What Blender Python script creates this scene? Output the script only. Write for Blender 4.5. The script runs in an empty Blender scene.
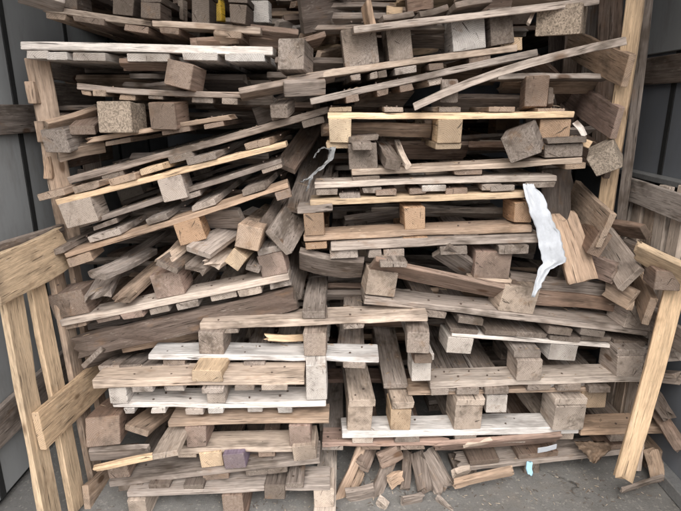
import bpy, math, random
from mathutils import Vector, Matrix, Euler, noise

# ------------------------------------------------------------------ camera, light, exposure
W_PX, H_PX, F_PX = 681.0, 511.0, 534.0
PITCH = math.radians(15.7)
CAM_H = 1.34
scene = bpy.context.scene
COL = scene.collection
cam_data = bpy.data.cameras.new('camera')
cam = bpy.data.objects.new('camera', cam_data)
COL.objects.link(cam)
cam_data.sensor_width = 36.0
cam_data.lens = 36.0 * F_PX / W_PX
cam_data.clip_start = 0.05
cam_data.clip_end = 500.0
cam.location = (0, 0, CAM_H)
cam.rotation_euler = (math.pi / 2 - PITCH, 0, 0)
scene.camera = cam

SUN_EL, SUN_AZ = math.radians(43), math.radians(-22)   # azimuth of the sun as seen behind the camera
world = bpy.data.worlds.new('World')
scene.world = world
world.use_nodes = True
wn = world.node_tree
wn.nodes.clear()
sky = wn.nodes.new('ShaderNodeTexSky')
sky.sky_type = 'NISHITA'
sky.sun_disc = False
sky.sun_elevation = SUN_EL
sky.sun_rotation = math.pi + SUN_AZ
sky.air_density = 1.0
sky.dust_density = 4.0
sky.ozone_density = 0.6
hs = wn.nodes.new('ShaderNodeHueSaturation')
hs.inputs['Saturation'].default_value = 0.10
bg = wn.nodes.new('ShaderNodeBackground')
bg.inputs['Strength'].default_value = 0.15
wo = wn.nodes.new('ShaderNodeOutputWorld')
wn.links.new(sky.outputs[0], hs.inputs['Color'])
wn.links.new(hs.outputs[0], bg.inputs[0])
wn.links.new(bg.outputs[0], wo.inputs[0])
sd = bpy.data.lights.new('sun', 'SUN')
sd.energy = 1.3
sd.angle = math.radians(38)
sd.color = (1.0, 0.945, 0.87)
sun = bpy.data.objects.new('sun', sd)
COL.objects.link(sun)
sdir = Vector((math.sin(SUN_AZ) * math.cos(SUN_EL), -math.cos(SUN_AZ) * math.cos(SUN_EL), math.sin(SUN_EL)))
sun.rotation_euler = sdir.to_track_quat('Z', 'Y').to_euler()
sun.location = (0, -2, 6)
scene.view_settings.view_transform = 'Standard'
scene.view_settings.look = 'None'
scene.view_settings.exposure = 0.96
scene.view_settings.gamma = 1.0
scene.render.engine = 'CYCLES'
scene.cycles.use_adaptive_sampling = True
scene.cycles.adaptive_threshold = 0.025
scene.cycles.max_bounces = 4
scene.cycles.diffuse_bounces = 3
scene.cycles.glossy_bounces = 1
scene.cycles.transmission_bounces = 0

rnd = random.Random(7)

# ------------------------------------------------------------------ pixels of the photograph to places
def ray(px, py):
    u = (px - W_PX / 2) / F_PX
    v = (py - H_PX / 2) / F_PX
    return Vector((u, math.cos(PITCH) - v * math.sin(PITCH), -math.sin(PITCH) - v * math.cos(PITCH)))

def at(px, py, Y):
    d = ray(px, py)
    return Vector((0, 0, CAM_H)) + d * (Y / d.y)

def at_x(px, py, X):
    d = ray(px, py)
    return Vector((0, 0, CAM_H)) + d * (X / d.x)

def at_z(px, py, Z):
    d = ray(px, py)
    return Vector((0, 0, CAM_H)) + d * ((Z - CAM_H) / d.z)

FRONT = [(-40, 1.88), (50, 1.81), (110, 1.78), (250, 1.73), (330, 1.69), (400, 1.66), (440, 1.65), (511, 1.62)]
def yf(py):
    for (a, ya), (b, yb) in zip(FRONT, FRONT[1:]):
        if py <= b:
            t = (py - a) / (b - a)
            return ya + (yb - ya) * max(t, 0)
    return FRONT[-1][1]

# ------------------------------------------------------------------ materials
def nt(m):
    m.use_nodes = True
    t = m.node_tree
    t.nodes.clear()
    return t

class N:
    def __init__(s, t): s.t = t
    def n(s, kind, **kw):
        x = s.t.nodes.new('ShaderNode' + kind)
        for k, v in kw.items(): setattr(x, k, v)
        return x
    def l(s, a, b): s.t.links.new(a, b)
    def math(s, op, a, b=None, clamp=False):
        x = s.n('Math', operation=op); x.use_clamp = clamp
        for i, v in enumerate((a, b)):
            if v is None: continue
            if hasattr(v, 'links') or hasattr(v, 'is_output'): s.l(v, x.inputs[i])
            else: x.inputs[i].default_value = v
        return x.outputs[0]
    def maprange(s, v, a, b, c=0.0, d=1.0, smooth=False):
        x = s.n('MapRange'); x.clamp = True
        if smooth: x.interpolation_type = 'SMOOTHSTEP'
        s.l(v, x.inputs['Value'])
        for k, q in zip(('From Min', 'From Max', 'To Min', 'To Max'), (a, b, c, d)): x.inputs[k].default_value = q
        return x.outputs[0]
    def scale(s, vec, sc):
        x = s.n('VectorMath', operation='MULTIPLY'); s.l(vec, x.inputs[0]); x.inputs[1].default_value = sc
        return x.outputs[0]
    def noise(s, vec, scale=1.0, detail=3.0, rough=0.6, dist=0.0):
        x = s.n('TexNoise'); s.l(vec, x.inputs['Vector'])
        x.inputs['Scale'].default_value = scale; x.inputs['Detail'].default_value = detail
        x.inputs['Roughness'].default_value = rough; x.inputs['Distortion'].default_value = dist
        return x.outputs['Fac']
    def mix(s, f, a, b, mode='MIX'):
        x = s.n('Mix', data_type='RGBA', blend_type=mode)
        x.clamp_factor = True
        if hasattr(f, 'is_output'): s.l(f, x.inputs[0])
        else: x.inputs[0].default_value = f
        for i, v in ((6, a), (7, b)):
            if hasattr(v, 'is_output'): s.l(v, x.inputs[i])
            else: x.inputs[i].default_value = (*v, 1) if len(v) == 3 else v
        return x.outputs[2]

def local_coords(g):
    """object coordinates in metres, shifted by a random amount for each object"""
    tc = g.n('TexCoord'); oi = g.n('ObjectInfo')
    r = g.math('MULTIPLY', oi.outputs['Random'], 37.0)
    add = g.n('VectorMath', operation='ADD')
    cx = g.n('CombineXYZ')
    g.l(r, cx.inputs[0]); g.l(g.math('MULTIPLY', r, 1.7), cx.inputs[1]); g.l(g.math('MULTIPLY', r, 0.6), cx.inputs[2])
    g.l(tc.outputs['Object'], add.inputs[0]); g.l(cx.outputs[0], add.inputs[1])
    return tc, oi, add.outputs[0]

def stain_r(g, oi):
    return g.math('FRACT', g.math('MULTIPLY', oi.outputs['Random'], 91.7))

def wood_material(name):
    m = bpy.data.materials.new(name); g = N(nt(m))
    tc, oi, co = local_coords(g)
    # end grain mask from the face normal in object space
    geo = g.n('NewGeometry')
    vt = g.n('VectorTransform', vector_type='NORMAL', convert_from='WORLD', convert_to='OBJECT')
    g.l(geo.outputs['True Normal'], vt.inputs[0])
    sx = g.n('SeparateXYZ'); g.l(vt.outputs[0], sx.inputs[0])
    endm = g.maprange(g.math('ABSOLUTE', sx.outputs[0]), 0.6, 0.8)
    warp = g.n('VectorMath', operation='ADD')
    wn_ = g.n('TexNoise'); g.l(g.scale(co, (1.2, 5, 5)), wn_.inputs['Vector']); wn_.inputs['Scale'].default_value = 1.6
    g.l(co, warp.inputs[0]); g.l(g.scale(wn_.outputs['Color'], (0, .03, .03)), warp.inputs[1])
    w = warp.outputs[0]
    broad = g.noise(g.scale(w, (2.4, 34, 34)), 1.0, 2, .5)
    grain = g.noise(g.scale(w, (5.5, 130, 130)), 1.0, 4, .72)
    fine = g.noise(g.scale(w, (26, 300, 300)), 1.0, 2, .7)
    blotch = g.noise(g.scale(co, (4, 9, 9)), 1.5, 3, .7)
    patch = g.noise(g.scale(co, (1.6, 4, 4)), 1.5, 2, .55)
    speck = g.noise(co, 75, 3, .75)
    crack = g.noise(g.scale(w, (7, 190, 190)), 1.0, 2, .5)
    # annual rings on sawn ends
    sp = g.n('SeparateXYZ'); g.l(tc.outputs['Object'], sp.inputs[0])
    oy = g.math('ADD', sp.outputs[1], g.math('MULTIPLY', g.math('SUBTRACT', oi.outputs['Random'], .5), .14))
    oz = g.math('ADD', sp.outputs[2], .05)
    rr = g.math('SQRT', g.math('ADD', g.math('MULTIPLY', oy, oy), g.math('MULTIPLY', oz, oz)))
    rr = g.math('ADD', rr, g.math('MULTIPLY', blotch, .012))
    ring = g.math('SINE', g.math('MULTIPLY', rr, 1150.0))
    ring = g.maprange(ring, -1, 1, .80, 1.08)
    base = oi.outputs['Color']
    weather = oi.outputs['Alpha']
    tone = g.math('ADD', g.math('ADD', g.math('MULTIPLY', broad, .40), g.math('MULTIPLY', grain, .65)), g.math('MULTIPLY', fine, .45))
    tone = g.maprange(tone, .54, .97, .56, 1.36)
    tcol = g.n('CombineColor'); 
    for i in range(3): g.l(tone, tcol.inputs[i])
    side = g.mix(1.0, base, tcol.outputs[0], 'MULTIPLY')
    rcol = g.n('CombineColor')
    rt = g.math('MULTIPLY', ring, g.maprange(speck, .3, .7, .92, 1.06))
    for i in range(3): g.l(rt, rcol.inputs[i])
    endc = g.mix(1.0, g.mix(.28, base, (.27, .225, .18)), rcol.outputs[0], 'MULTIPLY')
    c = g.mix(endm, side, endc)
    # silvered, dirty weathering in patches
    grey = g.mix(g.maprange(grain, .32, .68), (.080, .064, .055), (.40, .34, .298))
    wm = g.math('MULTIPLY', g.maprange(patch, .36, .62, .12, 1.0, True), weather)
    c = g.mix(wm, c, grey)
    # rusty / earthy staining
    st = g.noise(g.scale(co, (3, 7, 7)), 2.6, 3, .7)
    c = g.mix(g.maprange(st, .55, .78, 0, .55, True), c, (.20, .115, .062))
    dirtk = g.maprange(weather, .02, .45, .30, 1.0)
    c = g.mix(g.math('MULTIPLY', g.maprange(blotch, .47, .72, 0, .80, True), dirtk), c, (.070, .053, .040))
    # scuffed pale bare patches
    sc = g.noise(g.scale(co, (9, 30, 30)), 1.6, 3, .75)
    c = g.mix(g.maprange(sc, .62, .74, 0, .5), c, g.mix(.5, base, (.62, .56, .48)))
    # knots
    vo = g.n('TexVoronoi'); g.l(g.scale(w, (5.5, 13, 13)), vo.inputs['Vector']); vo.inputs['Scale'].default_value = 1.0
    vs = g.n('SeparateColor'); g.l(vo.outputs['Color'], vs.inputs[0])
    kn = g.math('MULTIPLY', g.maprange(vo.outputs['Distance'], .10, .19, 1, 0, True), g.math('GREATER_THAN', vs.outputs[0], .62))
    kn = g.math('MULTIPLY', kn, g.math('SUBTRACT', 1.0, endm))
    c = g.mix(g.math('MULTIPLY', kn, .75), c, (.085, .042, .020))
    # drying checks radiating across sawn ends
    an = g.math('ARCTAN2', oy, oz)
    cv = g.n('CombineXYZ'); g.l(g.math('MULTIPLY', an, 9.0), cv.inputs[0]); g.l(g.math('MULTIPLY', rr, 14.0), cv.inputs[1]); g.l(g.math('MULTIPLY', oi.outputs['Random'], 50.0), cv.inputs[2])
    rad = g.noise(cv.outputs[0], 1.0, 2, .6)
    c = g.mix(g.math('MULTIPLY', g.maprange(rad, .665, .70, 0, .85), endm), c, (.045, .032, .025))
    # drying cracks and black specks
    ck = g.math('MULTIPLY', g.maprange(crack, .655, .70), g.math('SUBTRACT', 1.0, g.math('MULTIPLY', endm, .4)))
    c = g.mix(g.math('MULTIPLY', ck, .8), c, (.03, .022, .017))
    # grime gathered at the ends of the piece and pale handled middle
    sg = g.n('SeparateXYZ'); g.l(tc.outputs['Generated'], sg.inputs[0])
    ed = g.math('ABSOLUTE', g.math('SUBTRACT', sg.outputs[0], .5))
    ed = g.math('ADD', ed, g.math('MULTIPLY', g.math('SUBTRACT', patch, .5), .5))
    c = g.mix(g.math('MULTIPLY', g.maprange(ed, .40, .56, 0, .55, True), g.maprange(stain_r(g, oi), .35, .8)), c, (.085, .064, .050))
    c = g.mix(g.math('MULTIPLY', g.maprange(speck, .68, .76, 0, .5), g.math('SUBTRACT', 1.0, g.math('MULTIPLY', endm, .7))), c, (.05, .038, .03))
    br = g.n('BsdfPrincipled'); out = g.n('OutputMaterial')
    g.l(c, br.inputs['Base Color'])
    br.inputs['Roughness'].default_value = .88
    br.inputs['Specular IOR Level'].default_value = .18
    hgt = g.math('ADD', g.math('ADD', g.math('MULTIPLY', grain, .6), g.math('MULTIPLY', fine, .35)), g.math('MULTIPLY', speck, .35))
    hgt = g.math('SUBTRACT', hgt, g.math('MULTIPLY', ck, .8))
    bp = g.n('Bump'); bp.inputs['Strength'].default_value = .55; bp.inputs['Distance'].default_value = .004
    g.l(hgt, bp.inputs['Height']); g.l(bp.outputs[0], br.inputs['Normal'])
    g.l(br.outputs[0], out.inputs[0])
    return m

def chip_material():
    """pressed wood-chip block"""
    m = bpy.data.materials.new('chipboard'); g = N(nt(m))
    tc, oi, co = local_coords(g)
    vo = g.n('TexVoronoi'); g.l(g.scale(co, (170, 270, 230)), vo.inputs['Vector']); vo.inputs['Scale'].default_value = 1
    vs = g.n('SeparateColor'); g.l(vo.outputs['Color'], vs.inputs[0])
    n = g.noise(co, 120, 4, .7)
    big = g.noise(co, 14, 4, .6)
    t = g.maprange(g.math('ADD', g.math('MULTIPLY', vs.outputs[0], .7), g.math('MULTIPLY', n, .6)), .25, 1.1, .45, 1.32)
    cc = g.n('CombineColor')
    for i in range(3): g.l(t, cc.inputs[i])
    c = g.mix(1.0, oi.outputs['Color'], cc.outputs[0], 'MULTIPLY')
    c = g.mix(g.maprange(big, .5, .8, 0, .6), c, (.07, .055, .045))
    br = g.n('BsdfPrincipled'); out = g.n('OutputMaterial')
    g.l(c, br.inputs['Base Color']); br.inputs['Roughness'].default_value = .92; br.inputs['Specular IOR Level'].default_value = .15
    bp = g.n('Bump'); bp.inputs['Strength'].default_value = .7; bp.inputs['Distance'].default_value = .003
    g.l(t, bp.inputs['Height']); g.l(bp.outputs[0], br.inputs['Normal']); g.l(br.outputs[0], out.inputs[0])
    return m

def simple_material(name, col, rough=.6, metal=0.0, vary=.25, scale=9, dirt=(.05, .045, .04), dirtamt=.4, bump=.1, spec=.4, stretch=(1, 1, 1)):
    m = bpy.data.materials.new(name); g = N(nt(m))
    tc, oi, co = local_coords(g)
    a = g.noise(g.scale(co, stretch), scale, 5, .65); b = g.noise(g.scale(co, stretch), scale * 7, 4, .7)
    lo = tuple(x * (1 - vary) for x in col); hi = tuple(min(1, x * (1 + vary)) for x in col)
    c = g.mix(g.maprange(a, .3, .7), lo, hi)
    c = g.mix(g.maprange(b, .5, .8, 0, dirtamt), c, dirt)
    br = g.n('BsdfPrincipled'); out = g.n('OutputMaterial')
    g.l(c, br.inputs['Base Color']); br.inputs['Metallic'].default_value = metal
    g.l(g.maprange(b, .2, .8, rough - .1, min(1, rough + .12)), br.inputs['Roughness'])
    br.inputs['Specular IOR Level'].default_value = spec
    bp = g.n('Bump'); bp.inputs['Strength'].default_value = bump; bp.inputs['Distance'].default_value = .004
    g.l(b, bp.inputs['Height']); g.l(bp.outputs[0], br.inputs['Normal']); g.l(br.outputs[0], out.inputs[0])
    return m

def asphalt_material():
    m = bpy.data.materials.new('asphalt'); g = N(nt(m))
    tc = g.n('TexCoord'); co = tc.outputs['Object']
    big = g.noise(co, 1.6, 5, .6); mid = g.noise(co, 14, 5, .7); fine = g.noise(co, 190, 4, .75)
    vo = g.n('TexVoronoi'); g.l(co, vo.inputs['Vector']); vo.inputs['Scale'].default_value = 150
    vs = g.n('SeparateColor'); g.l(vo.outputs['Color'], vs.inputs[0])
    c = g.mix(g.maprange(big, .35, .65), (.175, .170, .163), (.235, .227, .216))
    c = g.mix(g.maprange(mid, .45, .75, 0, .5), c, (.105, .095, .083))
    c = g.mix(g.maprange(mid, .25, .45, .4, 0), c, (.26, .24, .215))
    c = g.mix(g.maprange(fine, .55, .75, 0, .7), c, (.26, .245, .225))
    c = g.mix(g.maprange(fine, .30, .42, .6, 0), c, (.045, .042, .04))
    c = g.mix(g.math('MULTIPLY', g.math('GREATER_THAN', vs.outputs[1], .93), .55), c, (.33, .31, .28))
    # brown wood dust trodden in, dark oil marks and hairline cracks
    dust = g.noise(co, 4.5, 6, .7)
    c = g.mix(g.maprange(dust, .50, .72, 0, .45, True), c, (.25, .215, .18))
    oil = g.noise(co, 2.7, 3, .5)
    c = g.mix(g.maprange(oil, .60, .72, 0, .55, True), c, (.07, .064, .058))
    vc = g.n('TexVoronoi', feature='DISTANCE_TO_EDGE'); wv = g.n('VectorMath', operation='ADD')
    nv = g.n('TexNoise'); g.l(co, nv.inputs['Vector']); nv.inputs['Scale'].default_value = 6
    g.l(co, wv.inputs[0]); g.l(g.scale(nv.outputs['Color'], (.25, .25, 0)), wv.inputs[1]); g.l(wv.outputs[0], vc.inputs['Vector']); vc.inputs['Scale'].default_value = .9
    c = g.mix(g.math('MULTIPLY', g.maprange(vc.outputs['Distance'], .002, .006, .7, 0), g.maprange(dust, .50, .58)), c, (.04, .036, .033))
    br = g.n('BsdfPrincipled'); out = g.n('OutputMaterial')
    g.l(c, br.inputs['Base Color']); br.inputs['Roughness'].default_value = .93; br.inputs['Specular IOR Level'].default_value = .2
    bp = g.n('Bump'); bp.inputs['Strength'].default_value = .8; bp.inputs['Distance'].default_value = .004
    g.l(g.math('ADD', fine, g.math('MULTIPLY', mid, .6)), bp.inputs['Height']); g.l(bp.outputs[0], br.inputs['Normal'])
    g.l(br.outputs[0], out.inputs[0])
    return m

WOOD = wood_material('weathered_wood')
CHIP = chip_material()
ASPHALT = asphalt_material()
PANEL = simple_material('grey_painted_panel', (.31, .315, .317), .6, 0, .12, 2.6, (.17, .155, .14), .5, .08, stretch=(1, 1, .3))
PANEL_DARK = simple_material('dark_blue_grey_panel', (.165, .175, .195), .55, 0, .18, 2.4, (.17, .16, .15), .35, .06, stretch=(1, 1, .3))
RUBBER = simple_material('black_joint', (.018, .018, .018), .8)
METAL = simple_material('dull_metal_rail', (.30, .30, .30), .5, .5, .2, 20)
PLASTIC = simple_material('crumpled_white_plastic', (.50, .52, .56), .45, 0, .12, 30, (.45, .46, .50), .35, .2, .4)
RAG = simple_material('grey_plastic_shreds', (.20, .20, .20), .6, 0, .3, 60, (.1, .1, .1), .5, .3)
LEAF = simple_material('brown_crumpled_paper', (.24, .17, .12), .8, 0, .4, 25, (.06, .045, .035), .6, .5)
PAINT_BLUE = simple_material('pale_blue_paint', (.33, .58, .74), .6, 0, .15, 40, (.6, .65, .66), .5)
NAIL = simple_material('rusty_steel', (.16, .12, .10), .6, .6, .3, 80)

# palette: base colour and how much it has silvered
PAL = {
    'grey':   (.275, .222, .188, .60), 'dgrey': (.140, .110, .093, .50), 'lgrey': (.42, .355, .312, .50),
    'white':  (.60, .555, .52, .14), 'pale':  (.56, .462, .388, .30), 'tan':   (.42, .297, .212, .30),
    'yellow': (.72, .54, .36, .02), 'orange': (.43, .262, .155, .12), 'brown': (.225, .150, .112, .32),
    'dark':   (.085, .062, .051, .18), 'pink':  (.36, .25, .205, .28), 'purple': (.19, .14, .185, .20),
    'beige':  (.49, .385, .305, .34), 'chip':  (.34, .28, .225, 0), 'fresh': (.58, .42, .275, .10),
    'signal': (.80, .52, .06, 0.0), 'bluepaint': (.33, .58, .74, 0),
}
def colour(name, v=.13):
    r, g, b, a = PAL[name]
    k = 1 + rnd.uniform(-v, v); h = rnd.uniform(-.035, .035)
    return (r * k * (1 + h), g * k, b * k * (1 - h), max(0, min(1, a * rnd.uniform(.6, 1.3))))

# ------------------------------------------------------------------ one piece of wood
def board_mesh(name, L, w, t, warp=.003, broken=(0, 0), chamfer=None, bend=0.0, sag=0.0, rough=0.0):
    """a sawn piece, long axis on X, chamfered, slightly warped, optionally splintered at either end"""
    c = (chamfer * .6) if chamfer else min(.0022, t * .10, w * .10)
    hw, ht = w / 2, t / 2
    any_broken = broken[0] or broken[1] or rough
    if any_broken:
        k = max(3, min(7, int(w / .016)))
        ys = [-hw + c + (w - 2 * c) * i / k for i in range(k + 1)]
        sec = [(y, -ht) for y in ys] + [(hw, -ht + c), (hw, ht - c)] + [(y, ht) for y in reversed(ys)] + [(-hw, ht - c), (-hw, -ht + c)]
    else:
        sec = [(-hw + c, -ht), (hw - c, -ht), (hw, -ht + c), (hw, ht - c), (hw - c, ht), (-hw + c, ht), (-hw, ht - c), (-hw, -ht + c)]
    ns = 3 if L < .16 else min(10, 4 + int(L / .15))
    if rough: ns = max(ns, int(L / .05))
    n = len(sec)
    ph = [rnd.uniform(0, 6.28) for _ in range(4)]
    vs, fs = [], []
    # end bevel stations keep the sawn ends from being razor sharp
    xs = [-L / 2, -L / 2 + c] + [-L / 2 + L * i / (ns - 1) for i in range(1, ns - 1)] + [L / 2 - c, L / 2]
    last = len(xs) - 1
    jag = [[(max(0, rnd.gauss(.5, .35))) for _ in range(n)] for _ in range(2)]
    for i, x in enumerate(xs):
        u = x / L + .5
        dy = warp * math.sin(ph[0] + 4.1 * u) + bend * (4 * u * (1 - u))
        dz = warp * .8 * math.sin(ph[1] + 3.3 * u) - sag * (4 * u * (1 - u))
        tw = warp * 5 * math.sin(ph[2] + 2.6 * u)
        shrink = .0
        if i == 0 and not broken[0] or i == last and not broken[1]: shrink = c * .6
        for j, (y, z) in enumerate(sec):
            yy, zz = y, z
            if shrink:
                yy -= math.copysign(min(abs(y), shrink), y); zz -= math.copysign(min(abs(z), shrink), z)
            if not rough:
                k = max(0, noise.noise(Vector((x * 9 + ph[0] * 7, y * 55, z * 90 + ph[1] * 5))) - .12) * 1.8
                e = min(k * .006, .2 * min(w, t))
                if abs(y) > hw - c * 1.5:
                    yy -= math.copysign(min(abs(yy), e), yy); zz -= math.copysign(min(abs(zz), e * .7), zz)
            if rough:
                q = noise.noise(Vector((x * 22 + ph[0] * 9, y * 30, z * 30 + ph[1])))
                yy += rough * q * .6; zz += rough * noise.noise(Vector((x * 17, y * 40 + ph[2] * 5, z * 30)))
            xx = x
            if broken[0] and i <= 1: xx += broken[0] * jag[0][(j if j <= n // 2 else n - 1 - j)] * (1 if i == 0 else 1.03) + rnd.uniform(0, .004)
            if broken[1] and i >= last - 1: xx -= broken[1] * jag[1][(j if j <= n // 2 else n - 1 - j)] * (1 if i == last else 1.03) + rnd.uniform(0, .004)
            vs.append((xx, yy + dy - tw * zz, zz + dz + tw * yy))
    for i in range(last):
        for j in range(n):
            a, b = i * n + j, i * n + (j + 1) % n
            fs.append((a, b, b + n, a + n))
    for end, st in ((0, 0), (1, last)):
        if broken[end]:
            ring = list(range(st * n, st * n + n))
            half = n // 2
            # strip across the thickness so that the break reads as splinters
            for j in range(half - 1):
                q = (ring[j], ring[n - 1 - j], ring[n - 2 - j], ring[j + 1])
                fs.append(q if end == 0 else q[::-1])
        else:
            r = list(range(st * n, st * n + n))
            fs.append(tuple(r[::-1]) if end == 0 else tuple(r))
    me = bpy.data.meshes.new(name)
    me.from_pydata(vs, [], fs)
    me.update()
    return me

def link(o, parent=None):
    COL.objects.link(o)
    if parent: o.parent = parent
    return o

def tag(o, label=None, cat=None, group=None, kind=None):
    if label: o['label'] = label
    if cat: o['category'] = cat
    if group: o['group'] = group
    if kind: o['kind'] = kind
    return o

def piece(parent, name, x0, x1, y0, y1, z0, z1, axis, col, mat=None, jit=1.0, **kw):
    """a piece of a thing, its box given in the thing's own frame; axis = direction of the grain"""
    dx, dy, dz = x1 - x0, y1 - y0, z1 - z0
    if axis == 'x': me = board_mesh(name, dx, dy, dz, **kw); R = Matrix.Identity(3)
    elif axis == 'y': me = board_mesh(name, dy, dx, dz, **kw); R = Matrix.Rotation(math.pi / 2, 3, 'Z')
    else: me = board_mesh(name, dz, dy, dx, **kw); R = Matrix.Rotation(-math.pi / 2, 3, 'Y')
    me.materials.append(mat or WOOD)
    o = bpy.data.objects.new(name, me)
    o.location = ((x0 + x1) / 2 + rnd.uniform(-.001, .001) * jit, (y0 + y1) / 2 + rnd.uniform(-.004, .004) * jit, (z0 + z1) / 2)
    j = Euler((rnd.uniform(-.006, .006) * jit, rnd.uniform(-.006, .006) * jit, rnd.uniform(-.012, .012) * jit)).to_matrix()
    o.rotation_euler = (j @ R).to_euler()
    o.color = colour(col)
    return link(o, parent)

T = .021
def frame_from(L, R, YL, YR, tilt):
    O, E = at(L[0], L[1], YL), at(R[0], R[1], YR)
    X = (E - O); W = X.length; X.normalize()
    Yv = Vector((0, 0, 1)).cross(X).normalized()
    Yv = Matrix.Rotation(math.radians(tilt), 3, X) @ Yv
    Z = X.cross(Yv).normalized()
    M = Matrix((X, Yv, Z)).transposed().to_4x4()
    M.translation = O
    return M, W

def blk(root, x0, x1, y0, z0, bh, col, d=.115, sx=1):
    mat = CHIP if col == 'chip' else WOOD
    return piece(root, 'block', x0, x1, y0, y0 + d, z0 + .0008, z0 + bh - .0008, 'y', col, mat, jit=2.2, warp=.001, chamfer=.004)

def pallet(label, L, R, kind, col, blocks=(), ends=(), tops=(), Y=None, YR=None, dY=0.0, tilt=0.0, depth=1.15, bh=.080, t=T,
           cross=None, upper=None, deckcol=None, baseboards=True, name='pallet', group='wooden pallets stacked in the pile',
           bend=0.0, broken=(0, 0), decklen=None, skew=0.0, rear=True, blockcol=None, crossdepth=.10, decksc=1.0):
    """kind F: deck underneath, blocks standing up.  U: deck on top, blocks below.  L-R is the lower edge of the front cross board.
    blocks, ends, tops: spans in photograph pixels along that edge"""
    Y0 = Y if Y is not None else yf((L[1] + R[1]) / 2) + dY
    Y1 = YR if YR is not None else Y0
    M, W = frame_from(L, R, Y0, Y1, tilt)
    root = bpy.data.objects.new(name, None); link(root)
    root.matrix_world = M
    root.empty_display_size = .1
    tag(root, label, 'pallet', group)
    fx = lambda px: (px - L[0]) / (R[0] - L[0]) * W
    deckcol = deckcol or col; blockcol = blockcol or col
    rows = [0.0, depth * .46, depth - .11] if rear else [0.0]
    for r, y in enumerate(rows):
        for (a, b, cc) in (cross or [(L[0], R[0], col)]):
            piece(root, 'cross_board', fx(a), fx(b), y, y + crossdepth, 0, t, 'x', cc if r == 0 else deckcol,
                  bend=0, sag=-bend if r == 0 else 0, broken=broken if r == 0 else (0, 0))
    dl = decklen or depth
    for e in ends:
        a, b = fx(e[0]), fx(e[1]); cc = e[2] if len(e) > 2 else deckcol
        y0 = rnd.uniform(-.006, .012)
        if kind == 'F': z0, z1 = -t * decksc - .001, -.001
        else: z0, z1 = t + .001, t + t * decksc + .001
        o = piece(root, 'deck_board', a, b, y0, y0 + dl * rnd.uniform(.96, 1.0), z0, z1, 'y', cc,
                  broken=(0, .03) if rnd.random() < .2 else (0, 0))
        if skew: o.rotation_euler.z += math.radians(skew)
    for i, e in enumerate(blocks):
        a, b = fx(e[0]), fx(e[1]); cc = e[2] if len(e) > 2 else blockcol
        h = e[3] if len(e) > 3 else bh
        for r, y in enumerate(rows):
            z0 = t if kind == 'F' else -h
            blk(root, a, b, y + rnd.uniform(-.006, .006), z0, h, cc if r == 0 else blockcol if cc in ('signal', 'purple') else cc)
        if baseboards:
            z0 = (t + h) if kind == 'F' else -h - t
            cb = e[4] if len(e) > 4 else cc
            if cb in ('chip',): cb = col
            if cb: piece(root, 'base_board', a - .002, b + .003, rnd.uniform(-.008, .002), depth, z0, z0 + t, 'y', cb)
    np_ = []
    for e in ends:
        m_ = (fx(e[0]) + fx(e[1])) / 2; q = (fx(e[1]) - fx(e[0])) * .28
        zt = t if kind == 'F' else t + t * decksc + .001
        for y in rows:
            for sgn in (-1, 1): np_.append((m_ + sgn * q, y + crossdepth * (.5 + .2 * sgn), zt))
    for e in blocks:
        h = e[3] if len(e) > 3 else bh
        if kind == 'F' and baseboards:
            m_ = (fx(e[0]) + fx(e[1])) / 2
            for y in rows:
                for sgn in (-1, 1): np_.append((m_ + sgn * .02, y + .05 + .02 * sgn, t + h + t))
    if not bend: nails(root, np_)
    if upper:      # second cross board on the free side of the blocks
        for (a, b, cc) in upper:
            for r, y in enumerate(rows):
                z0 = (t + bh + .001) if kind == 'F' else (-bh - t - .001)
                piece(root, 'cross_board', fx(a), fx(b), y - .002, y + crossdepth - .01, z0, z0 + t, 'x', cc if r == 0 else deckcol)
    return root, fx

def nails(root, pts, seed=0):
    """nail heads driven through the boards of one pallet, some standing a little proud"""
    vs, fs = [], []
    for (x, y, z) in pts:
        r = rnd.uniform(.0030, .0044); h = rnd.uniform(.0008, .003); b = len(vs); tx, ty = rnd.uniform(-.15, .15), rnd.uniform(-.15, .15)
        x += rnd.uniform(-.006, .006); y += rnd.uniform(-.006, .006)
        for k in range(6):
            a = k * math.pi / 3
            vs.append((x + r * math.cos(a), y + r * math.sin(a), z - .002)); vs.append((x + r * math.cos(a), y + r * math.sin(a), z + h + r * (tx * math.cos(a) + ty * math.sin(a))))
        for k in range(6):
            p, q = b + 2 * k, b + 2 * ((k + 1) % 6); fs.append((p, q, q + 1, p + 1))
        fs.append(tuple(b + 2 * k + 1 for k in range(6)))
    if not vs: return
    me = bpy.data.meshes.new('nail_heads'); me.from_pydata(vs, [], fs); me.update(); me.materials.append(NAIL)
    o = bpy.data.objects.new('nail_heads', me); link(o, root); o['kind'] = 'stuff'

def loose(label, A, B, w, t, roll, col, name='loose_board', cat='board', mat=None, group=None, **kw):
    """one loose board from A to B (photograph pixel and distance); roll 0 shows its broad face to the camera"""
    P0 = at(*A) if isinstance(A, tuple) else A
    P1 = at(*B) if isinstance(B, tuple) else B
    X = P1 - P0; L = X.length; X.normalize()
    C = (P0 + P1) / 2
    view = (C - Vector((0, 0, CAM_H))).normalized()
    flat = kw.pop('flat', False)
    Yv = view.cross(X).normalized() if not flat else Vector((0, 0, 1)).cross(X).normalized()
    Yv = Matrix.Rotation(math.radians(roll), 3, X) @ Yv
    Z = X.cross(Yv).normalized()
    M = Matrix((X, Yv, Z)).transposed().to_4x4(); M.translation = C
    me = board_mesh(name, L, w, t, **kw)
    me.materials.append(mat or WOOD)
    o = bpy.data.objects.new(name, me); link(o)
    o.matrix_world = M
    o.color = colour(col)
    tag(o, label, cat, group)
    return o

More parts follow.
